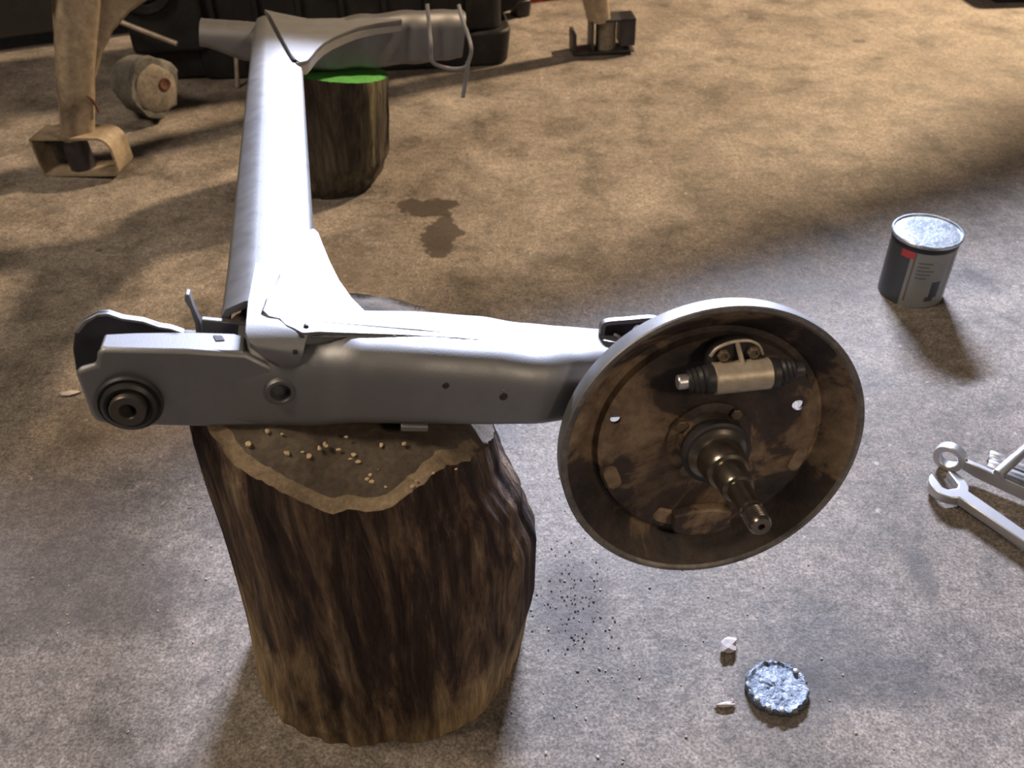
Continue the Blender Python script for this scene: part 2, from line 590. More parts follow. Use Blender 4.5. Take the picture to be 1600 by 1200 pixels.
# ------------------------------------------------------------------ logs
def make_log(name, tab, cyf, top_fn, seg, lev, bark, topmat, seed, ridge, parent_loc, topname, rim=False):
    """tab rows: (height fraction, cx, hw, cy, hd); built as bark (open shell side) and a solid top"""
    root = empty(name, Matrix.Translation(parent_loc))
    ox, oy = parent_loc[0], parent_loc[1]
    bm = bmesh.new()
    rows = []
    for j in range(lev + 1):
        t = j / lev
        cx, hw, cy, hd = lerp_table(tab, t)
        row = []
        for i in range(seg):
            a = 2 * PI * i / seg
            ca, sa = math.cos(a), math.sin(a)
            n1 = noise.fractal(Vector((ca * 1.6, sa * 1.6, t * 0.5 + seed)), 1.0, 2.0, 3)
            n2 = noise.fractal(Vector((ca * 9, sa * 9, t * 0.9 + seed * 2)), 1.0, 2.0, 4)
            k = 1 + 0.055 * n1 + ridge * n2
            x = cx + hw * k * ca
            y = cy + hd * k * sa
            row.append((x, y, t))
        rows.append(row)
    vv = []
    for j, row in enumerate(rows):
        r = []
        for (x, y, t) in row:
            z = t * top_fn(x, y)
            r.append(bm.verts.new((x - ox, y - oy, z)))
        vv.append(r)
    for a, b in zip(vv, vv[1:]):
        for i in range(seg):
            j = (i + 1) % seg
            bm.faces.new((a[i], a[j], b[j], b[i]))
    bm.faces.new(vv[0][::-1])
    obj('bark', bm, bark, root, smooth=60)
    # the sawn top: chamfered rim, then the flat face, dished a little by noise
    bm = bmesh.new()
    cx, hw, cy, hd = lerp_table(tab, 1.0)
    prev = None
    for (s, dz) in ((1.0, 0.0), (0.965, 0.002), (0.90, 0.0035), (0.7, 0.004), (0.45, 0.004), (0.2, 0.004)):
        cur = []
        for i, (x, y, t) in enumerate(rows[-1]):
            xx, yy = cx + (x - cx) * s, cy + (y - cy) * s
            nz = noise.fractal(Vector((xx * 45, yy * 45, seed)), 1.0, 2.0, 3) * 0.0012 * (1 if s < 1 else 0)
            cur.append(bm.verts.new((xx - ox, yy - oy, top_fn(xx, yy) - 0.004 + dz + nz - (0.0 if s < 1 else -0.004 + 0.0))))
        if prev:
            for i in range(seg):
                j = (i + 1) % seg
                bm.faces.new((prev[i], prev[j], cur[j], cur[i]))
        prev = cur
    bm.faces.new(prev)
    to = obj(topname, bm, topmat, root, smooth=60)
    if rim:      # paler colour along the front rim
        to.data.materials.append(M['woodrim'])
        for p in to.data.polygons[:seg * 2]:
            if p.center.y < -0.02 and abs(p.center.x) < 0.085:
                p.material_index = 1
    return root


A = Vector((0.968, 0.178, -0.176)).normalized()
B = Vector((-0.2, 0.973, -0.118))
B = (B - A * A.dot(B)).normalized()
W = A.cross(B)
O = Vector((-0.083, 0.425, 0.31))


def plane_z(x, y, off):
    """height of the plane the underside of the axle lies in"""
    return O.z - (W.x * (x - O.x) + W.y * (y - O.y)) / W.z + off


def top_front(x, y):
    z = plane_z(x, y, -0.0045)
    # the front rim was split away into a slanting chamfer
    e = max(0.0, 0.408 - y)
    z -= 0.55 * e + 0.012 * min(1, e / 0.02) * (0.5 + 0.5 * math.sin(x * 60 + 1.0))
    z += min(0.030, 0.7 * max(0.0, y - 0.490))
    e2 = max(0.0, x + 0.045)
    z -= 0.75 * e2
    return z


front_tab = [(0.0, -0.113, 0.121, 0.478, 0.112), (0.12, -0.110, 0.121, 0.478, 0.110), (0.35, -0.106, 0.122, 0.476, 0.108),
             (0.62, -0.105, 0.120, 0.472, 0.105), (0.80, -0.110, 0.113, 0.466, 0.099), (0.92, -0.117, 0.103, 0.461, 0.094),
             (1.0, -0.116, 0.098, 0.464, 0.097)]
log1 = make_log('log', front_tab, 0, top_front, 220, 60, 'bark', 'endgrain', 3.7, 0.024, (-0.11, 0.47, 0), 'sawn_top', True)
tag(log1, 'large dark weathered log standing upright under the near arm of the silver axle', 'log')


def top_rear(x, y):
    return plane_z(x, y, -0.0045)


rear_tab = [(0.0, -0.302, 0.070, 1.378, 0.078), (0.1, -0.298, 0.078, 1.376, 0.084), (0.3, -0.292, 0.086, 1.374, 0.088),
            (0.7, -0.288, 0.088, 1.372, 0.088), (1.0, -0.285, 0.090, 1.370, 0.088)]
log2 = make_log('log', rear_tab, 0, top_rear, 140, 36, 'bark2', 'green', 9.1, 0.03, (-0.29, 1.375, 0), 'painted_top')
tag(log2, 'short log with a bright green painted top under the far end of the silver axle', 'log')

# ------------------------------------------------------------------ the silver axle, built in its own frame (a, b, w)
AX = frame(O, A, B, W)
axle = empty('rear_axle', AX)
tag(axle, 'silver painted car rear axle beam lying across two upright logs', 'axle beam')


def round_poly(corners, k=6):
    """polygon with rounded corners; corners are (x, y, radius)"""
    out = []
    n = len(corners)
    for i, (x, y, q) in enumerate(corners):
        p = Vector((x, y))
        a_ = Vector(corners[i - 1][:2]) - p
        b_ = Vector(corners[(i + 1) % n][:2]) - p
        s0 = p + a_.normalized() * min(q, a_.length * 0.49)
        s1_ = p + b_.normalized() * min(q, b_.length * 0.49)
        for j in range(k + 1):
            t = j / k
            c = s0 * (1 - t) ** 2 + p * 2 * t * (1 - t) + s1_ * t * t
            out.append((c.x, c.y))
    return out


def arm_mesh2(tab, b1, steps):
    bm = bmesh.new()
    secs = []
    a0, a1 = tab[0][0], tab[-1][0]
    for i in range(steps + 1):
        a = a0 + (a1 - a0) * i / steps
        wb, wt, b0, ch = lerp_table(tab, a)
        pts = round_poly([(b1, wb, 0.01), (b1, wt, 0.02), (b0, wt, 0.022), (b0, wb + ch, 0.008), (b0 + ch * 2.2 + 0.004, wb, 0.008)], 8)
        secs.append([(a, b, w) for b, w in pts])
    rings(bm, secs)
    return bm


def arm_mesh(tab, b0, b1, steps, rtop):
    bm = bmesh.new()
    secs = []
    a0, a1 = tab[0][0], tab[-1][0]
    for i in range(steps + 1):
        a = a0 + (a1 - a0) * i / steps
        wb, wt, db = lerp_table(tab, a)
        pts = rrect((b0 + b1) / 2 + db, (wb + wt) / 2, b1 - b0, wt - wb, (0.008, 0.008, rtop, rtop), 7)
        secs.append([(a, b, w) for b, w in pts])
    rings(bm, secs)
    return bm


near_tab = [(-0.092, -0.004, 0.0485, 0.0, 0.001), (-0.07, -0.004, 0.0500, -0.001, 0.001), (-0.045, -0.003, 0.055, -0.006, 0.003), (-0.02, 0.0, 0.0605, -0.014, 0.008), (0.02, 0.0, 0.0615, -0.017, 0.010),
            (0.06, 0.0, 0.060, -0.017, 0.010), (0.095, 0.0, 0.056, -0.016, 0.010), (0.125, 0.0, 0.0545, -0.008, 0.008), (0.15, 0.0, 0.0535, -0.002, 0.006), (0.20, 0.002, 0.051, 0.003, 0.004)]
arm = obj('trailing_arm', arm_mesh2(near_tab, 0.054, 60), 'silver', axle, smooth=50)

# slot at the root of the gusset (open seam)
slot = [(-0.0665, 0.0185), (-0.0625, 0.0125), (-0.0575, 0.0090), (-0.0535, 0.003), (-0.0520, -0.0005), (-0.0545, -0.0005), (-0.0580, 0.0045), (-0.0630, 0.0085), (-0.0680, 0.0160)]


def slot_cut(bm):
    prism(bm, slot, lambda a, b: (a, b + 0.004, 0.034), lambda a, b: (a, b + 0.004, 0.09))


cut(arm, [slot_cut])

# front cheek of the bush clevis with its folded top flange
bm = bmesh.new()
cheek = [(-0.1815, 0.033), (-0.178, 0.036), (-0.1695, 0.039), (-0.1685, 0.046), (-0.166, 0.050), (-0.12, 0.0505), (-0.086, 0.049), (-0.070, 0.040), (-0.070, -0.0035), (-0.114, -0.0045),
         (-0.165, -0.0035), (-0.1725, -0.0015), (-0.1755, 0.003)]
prism(bm, cheek, lambda a, w: (a, 0.0002, w), lambda a, w: (a, 0.0058, w))
obj('clevis_cheek', bm, 'silver', axle, bevel=0.0025)
bm = bmesh.new()
prism(bm, [(-0.167, 0.002), (-0.167, 0.018), (-0.15, 0.021), (-0.12, 0.024), (-0.094, 0.024), (-0.087, 0.020), (-0.087, 0.002)],
      lambda a, b: (a, b, 0.0462), lambda a, b: (a, b, 0.0500))
obj('clevis_flange', bm, 'silver', axle, bevel=0.0015)
bm = bmesh.new()
prism(bm, [(-0.106, 0.0195), (-0.101, 0.0195), (-0.099, 0.014), (-0.104, 0.013)], lambda a, b: (a, b, 0.0485), lambda a, b: (a, b, 0.0506))
obj('flange_dimple', bm, 'grime', axle)
# rear cheek, dark, its lit top edge put in as a silver strip
bm = bmesh.new()
rcheek = [(-0.192, 0.004), (-0.1925, 0.022), (-0.190, 0.034), (-0.184, 0.0425), (-0.176, 0.0475), (-0.170, 0.048), (-0.162, 0.045), (-0.150, 0.0435), (-0.141, 0.040),
          (-0.134, 0.039), (-0.126, 0.036), (-0.09, 0.036), (-0.09, -0.002), (-0.15, -0.004), (-0.182, -0.004)]
prism(bm, rcheek, lambda a, w: (a, 0.047, w), lambda a, w: (a, 0.052, w))
rc_o = obj('clevis_cheek', bm, 'grime', axle, bevel=0.001)
bm = bmesh.new()
prism(bm, [p for p in rcheek if p[1] > 0.03 and p[0] < -0.12] + [(-0.126, 0.0345), (-0.134, 0.037), (-0.141, 0.038), (-0.150, 0.0415), (-0.162, 0.0432), (-0.170, 0.046), (-0.176, 0.0455), (-0.1825, 0.0405), (-0.188, 0.033)],
      lambda a, w: (a, 0.0465, w), lambda a, w: (a, 0.0525, w))
obj('cheek_lit_edge', bm, 'silver', rc_o, bevel=0.0005)
# bush: rubber body, pressed ring, steel sleeve with bore
ROTF = Matrix.Rotation(math.radians(90), 4, 'X')      # local z -> towards the camera side (-b)
bush_m = Matrix.Translation((-0.1525, -0.001, 0.0145)) @ ROTF
bm = bmesh.new()
lathe(bm, [(0.0, -0.046), (0.017, -0.046), (0.017, -0.002), (0.0190, 0.0), (0.0190, 0.002), (0.0178, 0.0035), (0.0162, 0.0025), (0.0, 0.003)], 48)
bush = obj('bush', bm, 'grime', axle, bush_m)
bm = bmesh.new()
lathe(bm, [(0.0158, 0.002), (0.0158, 0.0055), (0.0138, 0.007), (0.0115, 0.0055), (0.0115, 0.002)], 40, True)
obj('rubber_ring', bm, 'rubber', bush)
bm = bmesh.new()
lathe(bm, [(0.0105, -0.01), (0.0105, 0.0095), (0.0098, 0.0105), (0.0052, 0.0105), (0.0045, 0.0095), (0.0045, -0.01)], 40, True)
obj('sleeve', bm, 'sleeve', bush)
# little bent tab and the bracket plate between clevis and beam
bm = bmesh.new()
tabp = [(-0.1185, 0.030), (-0.1185, 0.044), (-0.1215, 0.056), (-0.1245, 0.0615), (-0.1240, 0.066), (-0.1215, 0.066), (-0.1195, 0.0575), (-0.1150, 0.045), (-0.1135, 0.030)]
prism(bm, tabp, lambda a, w: (a, 0.042, w), lambda a, w: (a, 0.050, w))
obj('cable_tab', bm, 'silver', axle, bevel=0.0008)
bm = bmesh.new()
prism(bm, [(-0.1145, 0.030), (-0.1145, 0.0515), (-0.100, 0.0505), (-0.084, 0.0485), (-0.084, 0.030)], lambda a, w: (a, 0.037, w), lambda a, w: (a, 0.042, w))
obj('stop_bracket', bm, 'silver_dark', axle, bevel=0.0008)

# raised spring-seat hole in the arm
bm = bmesh.new()
lathe(bm, [(0.0095, -0.001), (0.0095, 0.0015), (0.0085, 0.003), (0.0065, 0.003), (0.0055, 0.0015), (0.0055, -0.004), (0, -0.004)], 32)
obj('weld_nut', bm, 'silver_dark', axle, Matrix.Translation((-0.0655, -0.0012, 0.0245)) @ ROTF)


def nut_cut(bm):
    lathe(bm, [(0, -0.01), (0.0056, -0.01), (0.0056, 0.03), (0, 0.03)], 24, False, Matrix.Translation((-0.0655, 0.012, 0.0245)) @ ROTF)


cut(arm, [nut_cut])
for (a, w, r) in ((0.0335, 0.0405, 0.0022), (0.0715, 0.0330, 0.0026), (0.071, 0.0375, 0.0012)):
    bm = bmesh.new()
    lathe(bm, [(r * 1.3, -0.0008), (r, 0.0006), (r * 0.5, 0.0009), (0, 0.0009)], 14)
    obj('weld_spatter', bm, 'grime' if w < 0.037 or a < 0.05 else 'silver', axle, Matrix.Translation((a, -0.0165, w)) @ ROTF)
bm = bmesh.new()
box(bm, 0.0085, 0.0255, -0.0185, 0.004, 0.0065, 0.0105)
obj('underside_clip', bm, 'silver', axle, bevel=0.0006)

# cross beam: a folded channel
def beam_outline(sh_l, sh_r):
    outer = [(-0.104 + sh_l, 0.024), (-0.1035 + sh_l, 0.048), (-0.1005 + sh_l, 0.0555), (-0.089 + sh_l, 0.0620), (-0.084 + sh_l, 0.063),
             (-0.050 + sh_r, 0.063), (-0.0455 + sh_r, 0.0605), (-0.043 + sh_r, 0.055), (-0.041 + sh_r, 0.022)]
    inner = [(-0.045 + sh_r, 0.022), (-0.047 + sh_r, 0.053), (-0.0485 + sh_r, 0.0570), (-0.0515 + sh_r, 0.0590), (-0.083 + sh_l, 0.0590),
             (-0.0865 + sh_l, 0.0580), (-0.0975 + sh_l, 0.0520), (-0.0995 + sh_l, 0.046), (-0.100 + sh_l, 0.024)]
    return outer + inner


bm = bmesh.new()
secs = []
for i in range(25):
    b = 0.044 + (0.97 - 0.044) * i / 24
    k = (b - 0.1) / 0.8
    k = min(max(k, 0), 1)
    secs.append([(a, b, w) for a, w in beam_outline(-0.013 * k, -0.008 * k)])
rings(bm, secs)
beam = obj('cross_beam', bm, 'silver', axle, smooth=50)
# tongue of the beam folded down over the arm
bm = bmesh.new()
path = [(0.10, 0.0632), (0.044, 0.0632), (0.016, 0.0630), (0.006, 0.0612), (0.0003, 0.0575), (-0.0022, 0.052), (-0.0024, 0.046)]
wl = [-0.084, -0.0865, -0.0865, -0.0865, -0.084, -0.076, -0.066]
wr = [-0.05, -0.049, -0.049, -0.050, -0.052, -0.053, -0.055]
secs = []
for (b, w), l, r in zip(path, wl, wr):
    secs.append([(l, b, w), (r, b, w), (r, b + 0.002, w - 0.0045), (l, b + 0.002, w - 0.0045)])
rings(bm, secs)
tongue = obj('beam_tongue', bm, 'silver', axle, smooth=50)
cut(tongue, [slot_cut])

# near gusset: concave web plate welded on beam and arm
gl = [(-0.0445, 0.157), (-0.0415, 0.150), (-0.0384, 0.127), (-0.0347, 0.1003), (-0.0293, 0.0706), (-0.0223, 0.0452), (-0.0133, 0.0276),
      (-0.0005, 0.0180), (0.0186, 0.0145), (0.0421, 0.0128), (0.072, 0.0118)]
gb = [(0.072, 0.0090), (0.042, 0.0080), (0.010, 0.0075), (-0.0206, 0.0075), (-0.0435, 0.0075), (-0.0525, 0.0055)]
gs = [(-0.054, 0.0060), (-0.0583, 0.0107), (-0.0632, 0.0144), (-0.0671, 0.0203), (-0.0735, 0.0222), (-0.0767, 0.0268), (-0.0745, 0.0426), (-0.0697, 0.0613),
      (-0.0682, 0.0700), (-0.0667, 0.0809), (-0.0606, 0.1074), (-0.054, 0.1327), (-0.0495, 0.152)]


def gw(a, b):
    t = min(1.0, max(0.0, (0.040 - b) / 0.030))
    return 0.0668 - 0.0045 * t * t * (3 - 2 * t) - 0.085 * max(0, a - 0.03)


bm = bmesh.new()
prism(bm, gl + gb + gs, lambda a, b: (a, b, gw(a, b) - 0.0085), lambda a, b: (a, b, gw(a, b)))
for p, q in zip(gl, gl[1:]):      # folded skirt along the concave edge
    d = Vector((q[0] - p[0], q[1] - p[1])).normalized()
    nx, ny = d.y * -0.0035, d.x * 0.0035
    va = [bm.verts.new((x, y, gw(x, y) - 0.002)) for x, y in (p, q)]
    vb = [bm.verts.new((x, y, 0.02)) for x, y in (p, q)]
    vc = [bm.verts.new((x - abs(nx), y - abs(ny) * 0.2, gw(x, y) - 0.002)) for x, y in (p, q)]
    vd = [bm.verts.new((x - abs(nx), y - abs(ny) * 0.2, 0.02)) for x, y in (p, q)]
    bm.faces.new((va[0], va[1], vb[1], vb[0]))
    bm.faces.new((vc[0], vd[0], vd[1], vc[1]))
    bm.faces.new((vb[0], vb[1], vd[1], vd[0]))
gus = obj('gusset', bm, 'silver', axle, smooth=40)
bm = bmesh.new()
prism(bm, [(-0.0610, 0.0065), (-0.0565, 0.0090), (-0.0525, 0.002), (-0.056, 0.0005)], lambda a, b: (a - 0.001, b + 0.001, 0.052), lambda a, b: (a - 0.001, b + 0.001, 0.056))
obj('rusty_seam', bm, 'rust', axle)
# weld beads along the seam and along the arm
bm = bmesh.new()
tube(bm, [(a - 0.0003, b, 0.0636) for a, b in gs[5:]], lambda t: 0.0011 + 0.0004 * math.sin(t * 60), 8, 3)
obj('weld_bead', bm, 'silver_dark', axle)
bm = bmesh.new()
tube(bm, [(-0.048, 0.0065, 0.0590), (-0.02, 0.0070, 0.0600), (0.01, 0.0072, 0.0610), (0.042, 0.0078, 0.0602), (0.070, 0.0088, 0.0585)], lambda t: 0.0009 + 0.0003 * math.sin(t * 90), 8, 8)
obj('weld_bead', bm, 'silver_dark', axle)
for (a, b, w, r) in ((-0.0515, 0.0062, 0.0665, 0.0017), (-0.0575, -0.0018, 0.0530, 0.0016)):
    bm = bmesh.new()
    lathe(bm, [(r, -0.001), (r * 0.8, 0.001), (0, 0.0014)], 12, False, Matrix.Translation((a, b, w)))
    obj('weld_spatter', bm, 'grime', axle)

# far arm, shade put into its darker silver, with its gusset
far_tab = [(-0.19, 0.02, 0.052, 0), (-0.12, 0.006, 0.055, 0), (-0.07, 0.0, 0.058, 0), (-0.02, 0, 0.066, 0.015), (0.05, 0.004, 0.078, 0.045),
           (0.12, 0.012, 0.087, 0.070), (0.18, 0.020, 0.092, 0.088), (0.205, 0.026, 0.093, 0.094)]
obj('trailing_arm', arm_mesh(far_tab, 0.905, 0.965, 50, 0.022), 'silver_dark', axle, smooth=50)
fg = [(-0.1030, 0.985), (-0.112, 0.90), (-0.0935, 0.945), (-0.063, 0.7156), (-0.0575, 0.690), (-0.0529, 0.6766), (-0.0436, 0.690), (-0.0385, 0.715), (-0.0305, 0.7604), (-0.0200, 0.805), (-0.007, 0.845),
      (0.012, 0.885), (0.0326, 0.917), (0.060, 0.942), (0.10, 0.965), (0.10, 0.985), (-0.04, 0.955), (-0.087, 0.975)]
bm = bmesh.new()
prism(bm, [fg[0]] + fg[2:], lambda a, b: (a, b, 0.0615 + 0.10 * max(0, a)), lambda a, b: (a, b, 0.0668 + 0.13 * max(0, a)))
sk = fg[5:15]
prism(bm, sk + [(x - 0.004, y + 0.002) for x, y in sk[::-1]], lambda a, b: (a, b, 0.050 + 0.13 * max(0, a)), lambda a, b: (a, b, 0.0655 + 0.13 * max(0, a)))
obj('gusset', bm, 'silver', axle, smooth=40)
bm = bmesh.new()
tube(bm, [(-0.094, 0.945, 0.0645), (-0.0635, 0.7156, 0.0645), (-0.0580, 0.692, 0.0645)], 0.0022, 8, 6)
obj('weld_bead', bm, 'grime', axle)
# thin brake cable looped round the far arm
cb = 0.890
bm = bmesh.new()
tube(bm, [(0.128, cb + .02, 0.115), (0.133, cb + .01, 0.085), (0.136, cb, 0.064), (0.138, cb, 0.045), (0.146, cb, 0.036), (0.170, cb, 0.032), (0.190, cb, 0.036),
          (0.196, cb, 0.048), (0.197, cb, 0.064), (0.192, cb + .01, 0.080), (0.182, cb + .02, 0.10), (0.176, cb + .03, 0.118)], 0.0030, 8, 6)
tube(bm, [(0.194, cb - .002, 0.046), (0.194, cb - .002, 0.02), (0.193, cb - .002, -0.008)], 0.0032, 8, 4)
obj('brake_cable', bm, 'wire', axle)

# handbrake bracket behind the backing plate: bent strap with a spring hook
bm = bmesh.new()
st = smooth_path([(0.1495, 0.0, 0.047), (0.1480, 0.0, 0.056), (0.1478, 0.0, 0.0608), (0.1515, 0.0, 0.0632), (0.165, 0.0, 0.0650), (0.182, 0.0, 0.0672), (0.190, 0.0, 0.0650), (0.196, 0.0, 0.058)], 5)
secs = []
for i, p in enumerate(st):
    d = (st[min(i + 1, len(st) - 1)] - st[max(i - 1, 0)]).normalized()
    nrm = Vector((-d.z, 0, d.x)) * 0.0016
    secs.append([(p.x + nrm.x, 0.0315, p.z + nrm.z), (p.x + nrm.x, 0.036, p.z + nrm.z), (p.x - nrm.x, 0.036, p.z - nrm.z), (p.x - nrm.x, 0.0315, p.z - nrm.z)])
rings(bm, secs)
strap = obj('cable_bracket', bm, 'silver', axle, smooth=40)
bm = bmesh.new()
prism(bm, [(0.1495, 0.040), (0.1495, 0.060), (0.160, 0.0625), (0.180, 0.0645), (0.192, 0.06), (0.196, 0.05), (0.196, 0.04)], lambda a, w: (a, 0.0355, w), lambda a, w: (a, 0.038, w))
web = obj('bracket_web', bm, 'grime', strap)
cut(web, [lambda bm: lathe(bm, [(0, -0.02), (0.0036, -0.02), (0.0036, 0.02), (0, 0.02)], 20, False, Matrix.Translation((0.1745, 0.037, 0.0555)) @ ROTF @ Matrix.Scale(1.5, 4, (0, 1, 0)))])
bm = bmesh.new()
tube(bm, [(0.1560, 0.030, 0.0555), (0.1590, 0.028, 0.0548), (0.1635, 0.026, 0.0510), (0.1675, 0.025, 0.0480)], lambda t: 0.0012 + 0.001 * t, 10, 6)
obj('hook', bm, 'silver', strap)

# ---- backing plate and what sits on it, in the plate's frame (x right, y up, z out of the plate)
PC = Vector((0.1352, 0.4247, 0.2863))
PN = Vector((0.1336, -0.9731, 0.1876)).normalized()
E1 = Vector((0, 0, 1)).cross(PN).normalized()
E2 = PN.cross(E1)
PM = AX.inverted() @ frame(PC, E1, E2, PN)

bm = bmesh.new()
lathe(bm, [(0.0, -0.0135), (0.030, -0.0135), (0.045, -0.0150), (0.060, -0.0150), (0.066, -0.0135), (0.0765, -0.0140), (0.0785, -0.0190),
           (0.0825, -0.0195), (0.0860, -0.0160), (0.0995, -0.0015), (0.1012, 0.0), (0.1036, 0.0), (0.1044, -0.0010), (0.1044, -0.0130), (0.1025, -0.0165), (0.088, -0.0225), (0.080, -0.0225), (0.074, -0.0165), (0.0, -0.0165)], 128)
plate = obj('backing_plate', bm, 'plate', axle, PM, smooth=40)
plate.data.materials.append(M['plate_rim'])
plate.data.materials.append(M['silver'])


def hole_at(x, y, r):
    return lambda bm: lathe(bm, [(0, -0.03), (r, -0.03), (r, 0.01), (0, 0.01)], 20, False, Matrix.Translation((x, y, 0)))


cut(plate, [hole_at(-0.065, 0.0227, 0.0036), hole_at(0.0615, 0.0201, 0.0040)])
for p in plate.data.polygons:
    c = p.center
    rr = math.hypot(c.x, c.y)
    if rr > 0.1003:
        p.material_index = 1
    if rr > 0.1034:
        p.material_index = 2
# raised shoe-rest pads pressed into the plate, spread round the ring
for ang, r in ((200, 0.0705), (-20, 0.0705), (-112, 0.068)):
    a = math.radians(ang)
    bm = bmesh.new()
    out = rrect(0, 0, 0.022, 0.013, 0.005, 4)
    prism(bm, out, lambda u, v: (u, v, -0.0150), lambda u, v: (u * 0.78, v * 0.70, -0.0124))
    obj('shoe_pad', bm, 'plate', plate, Matrix.Translation((r * math.cos(a), r * math.sin(a), 0)) @ Matrix.Rotation(a + PI / 2, 4, 'Z'))
# centre flange with four bolts
bm = bmesh.new()
lathe(bm, [(0.030, -0.016), (0.0295, -0.0115), (0.0275, -0.0100), (0.0235, -0.0095), (0.022, -0.0050), (0.0, -0.0050)], 48)
obj('hub_flange', bm, 'plate', plate)
for k in range(4):
    a = math.radians(45 + 90 * k + 8)
    bm = bmesh.new()
    lathe(bm, [(0.0044, -0.015), (0.0044, -0.0075), (0.0038, -0.0068), (0, -0.0068)], 6, False, Matrix.Translation((0.0262 * math.cos(a), 0.0262 * math.sin(a), 0)))
    obj('flange_bolt', bm, 'bolt', plate, smooth=None, bevel=0.0005)
# lower shoe abutment
bm = bmesh.new()
prism(bm, [(-0.022, -0.058), (-0.010, -0.0545), (0.006, -0.0545), (0.020, -0.058), (0.020, -0.071), (0.010, -0.076), (-0.012, -0.076), (-0.022, -0.071)],
      lambda x, y: (x, y, -0.015), lambda x, y: (x, y, -0.005))
obj('shoe_abutment', bm, 'plate', plate, bevel=0.0015)

# wheel cylinder
wc_m = PM @ Matrix.Translation((0.0105, 0.0575, 0.004)) @ Matrix.Rotation(math.radians(1.0), 4, 'Z')
ZX = Matrix.Rotation(math.radians(90), 4, 'Y')
bm = bmesh.new()
lathe(bm, [(0.0, -0.0185), (0.0095, -0.0185), (0.0103, -0.0178), (0.0103, 0.0178), (0.0095, 0.0185), (0.0, 0.0185)], 40, False, ZX)
wc = obj('wheel_cylinder', bm, 'alloy', axle, wc_m)
for s in (-1, 1):
    bm = bmesh.new()
    prof = [(0.0, 0.018), (0.0093, 0.018), (0.0098, 0.0195), (0.0093, 0.0235), (0.0078, 0.025), (0.0089, 0.0268), (0.0074, 0.0288), (0.0082, 0.0305), (0.0066, 0.032), (0.0072, 0.0335), (0.0058, 0.035), (0.0, 0.035)]
    lathe(bm, [(r, h * s) for r, h in prof], 32, False, ZX)
    obj('dust_boot', bm, 'rubber', wc)
    bm = bmesh.new()
    lathe(bm, [(r, h * s) for r, h in [(0.0, 0.034), (0.0048, 0.034), (0.0048, 0.0405), (0.0042, 0.0413), (0, 0.0413)]], 24, False, ZX)
    obj('piston', bm, 'steel' if s < 0 else 'grime', wc)
bm = bmesh.new()
mp_ = [(-0.0215, 0.006), (-0.0205, 0.0145), (-0.0165, 0.0195), (-0.0085, 0.0228), (0.0, 0.0235), (0.0065, 0.0225), (0.0125, 0.0185), (0.0155, 0.012), (0.0160, 0.006)]
prism(bm, mp_, lambda x, y: (x, y, -0.013), lambda x, y: (x, y, -0.0045))
obj('mounting_lug', bm, 'grime', wc, bevel=0.001)
bm = bmesh.new()
tube(bm, [(x * 0.95, y * 0.97, -0.004) for x, y in mp_[1:-1]], 0.0011, 8, 4)
tube(bm, [(-0.003, 0.0225, -0.004), (-0.001, 0.015, -0.002), (0.0, 0.009, 0.002)], 0.0016, 8, 4)
obj('lug_rib', bm, 'alloy', wc)
for x in (-0.0115, 0.0080):
    bm = bmesh.new()
    lathe(bm, [(0.0042, -0.006), (0.0042, -0.001), (0.0036, 0.0), (0.002, 0.0), (0.0018, -0.0012), (0, -0.0012)], 6, False, Matrix.Translation((x, 0.0145, 0)))
    obj('fixing_bolt', bm, 'bolt', wc, smooth=None, bevel=0.0004)

# stub axle
bm = bmesh.new()
lathe(bm, [(0.0, -0.006), (0.0215, -0.006), (0.0215, 0.004), (0.0195, 0.0065), (0.0175, 0.0075), (0.0155, 0.010), (0.0150, 0.024), (0.0135, 0.0265), (0.0112, 0.0275),
           (0.0108, 0.044), (0.0098, 0.0455), (0.0080, 0.0462), (0.0072, 0.0660), (0.0062, 0.0672), (0.0062, 0.0690), (0.0066, 0.0700), (0.0066, 0.0815), (0.0058, 0.0828), (0.0022, 0.0828), (0.0015, 0.0800), (0.0, 0.0800)], 48)
stub = obj('stub_axle', bm, 'axle_steel', axle, PM)
bm = bmesh.new()
for k in range(6):
    h = 0.0700 + k * 0.0018
    lathe(bm, [(0.0064, h), (0.0071, h + 0.0006), (0.0064, h + 0.0012)], 28, True)
obj('thread', bm, 'axle_steel', stub)
bm = bmesh.new()
lathe(bm, [(0.0158, 0.0005), (0.0235, 0.0005), (0.0235, 0.0045), (0.0220, 0.0058), (0.0158, 0.0062)], 40, True)
obj('seal_ring', bm, 'grime', stub)

# ------------------------------------------------------------------ the can
can = empty('oil_filter_can', Matrix.Translation((0.558, 1.037, 0)) @ Matrix.Rotation(math.radians(-2.0), 4, 'Y') @ Matrix.Scale(0.94, 4))
tag(can, 'small grey printed metal can standing alone on the floor at the right', 'can')
bm = bmesh.new()
lathe(bm, [(0.0, 0.0), (0.0440, 0.0), (0.0455, 0.0015), (0.0455, 0.0930), (0.0, 0.0930)], 64)
obj('printed_body', bm, 'label', can)
bm = bmesh.new()
lathe(bm, [(0.0459, 0.0905), (0.0459, 0.0970), (0.0450, 0.0985), (0.0440, 0.0985), (0.0440, 0.0905)], 64, True)
obj('neck_band', bm, 'black_plastic', can)
bm = bmesh.new()
lathe(bm, [(0.0475, 0.0985), (0.0485, 0.1000), (0.0485, 0.1030), (0.0475, 0.1042), (0.0455, 0.1042), (0.0445, 0.1020), (0.030, 0.1028), (0.012, 0.1020), (0.0, 0.1018), (0.0, 0.0985)], 64)
obj('lid', bm, 'tin_top', can)

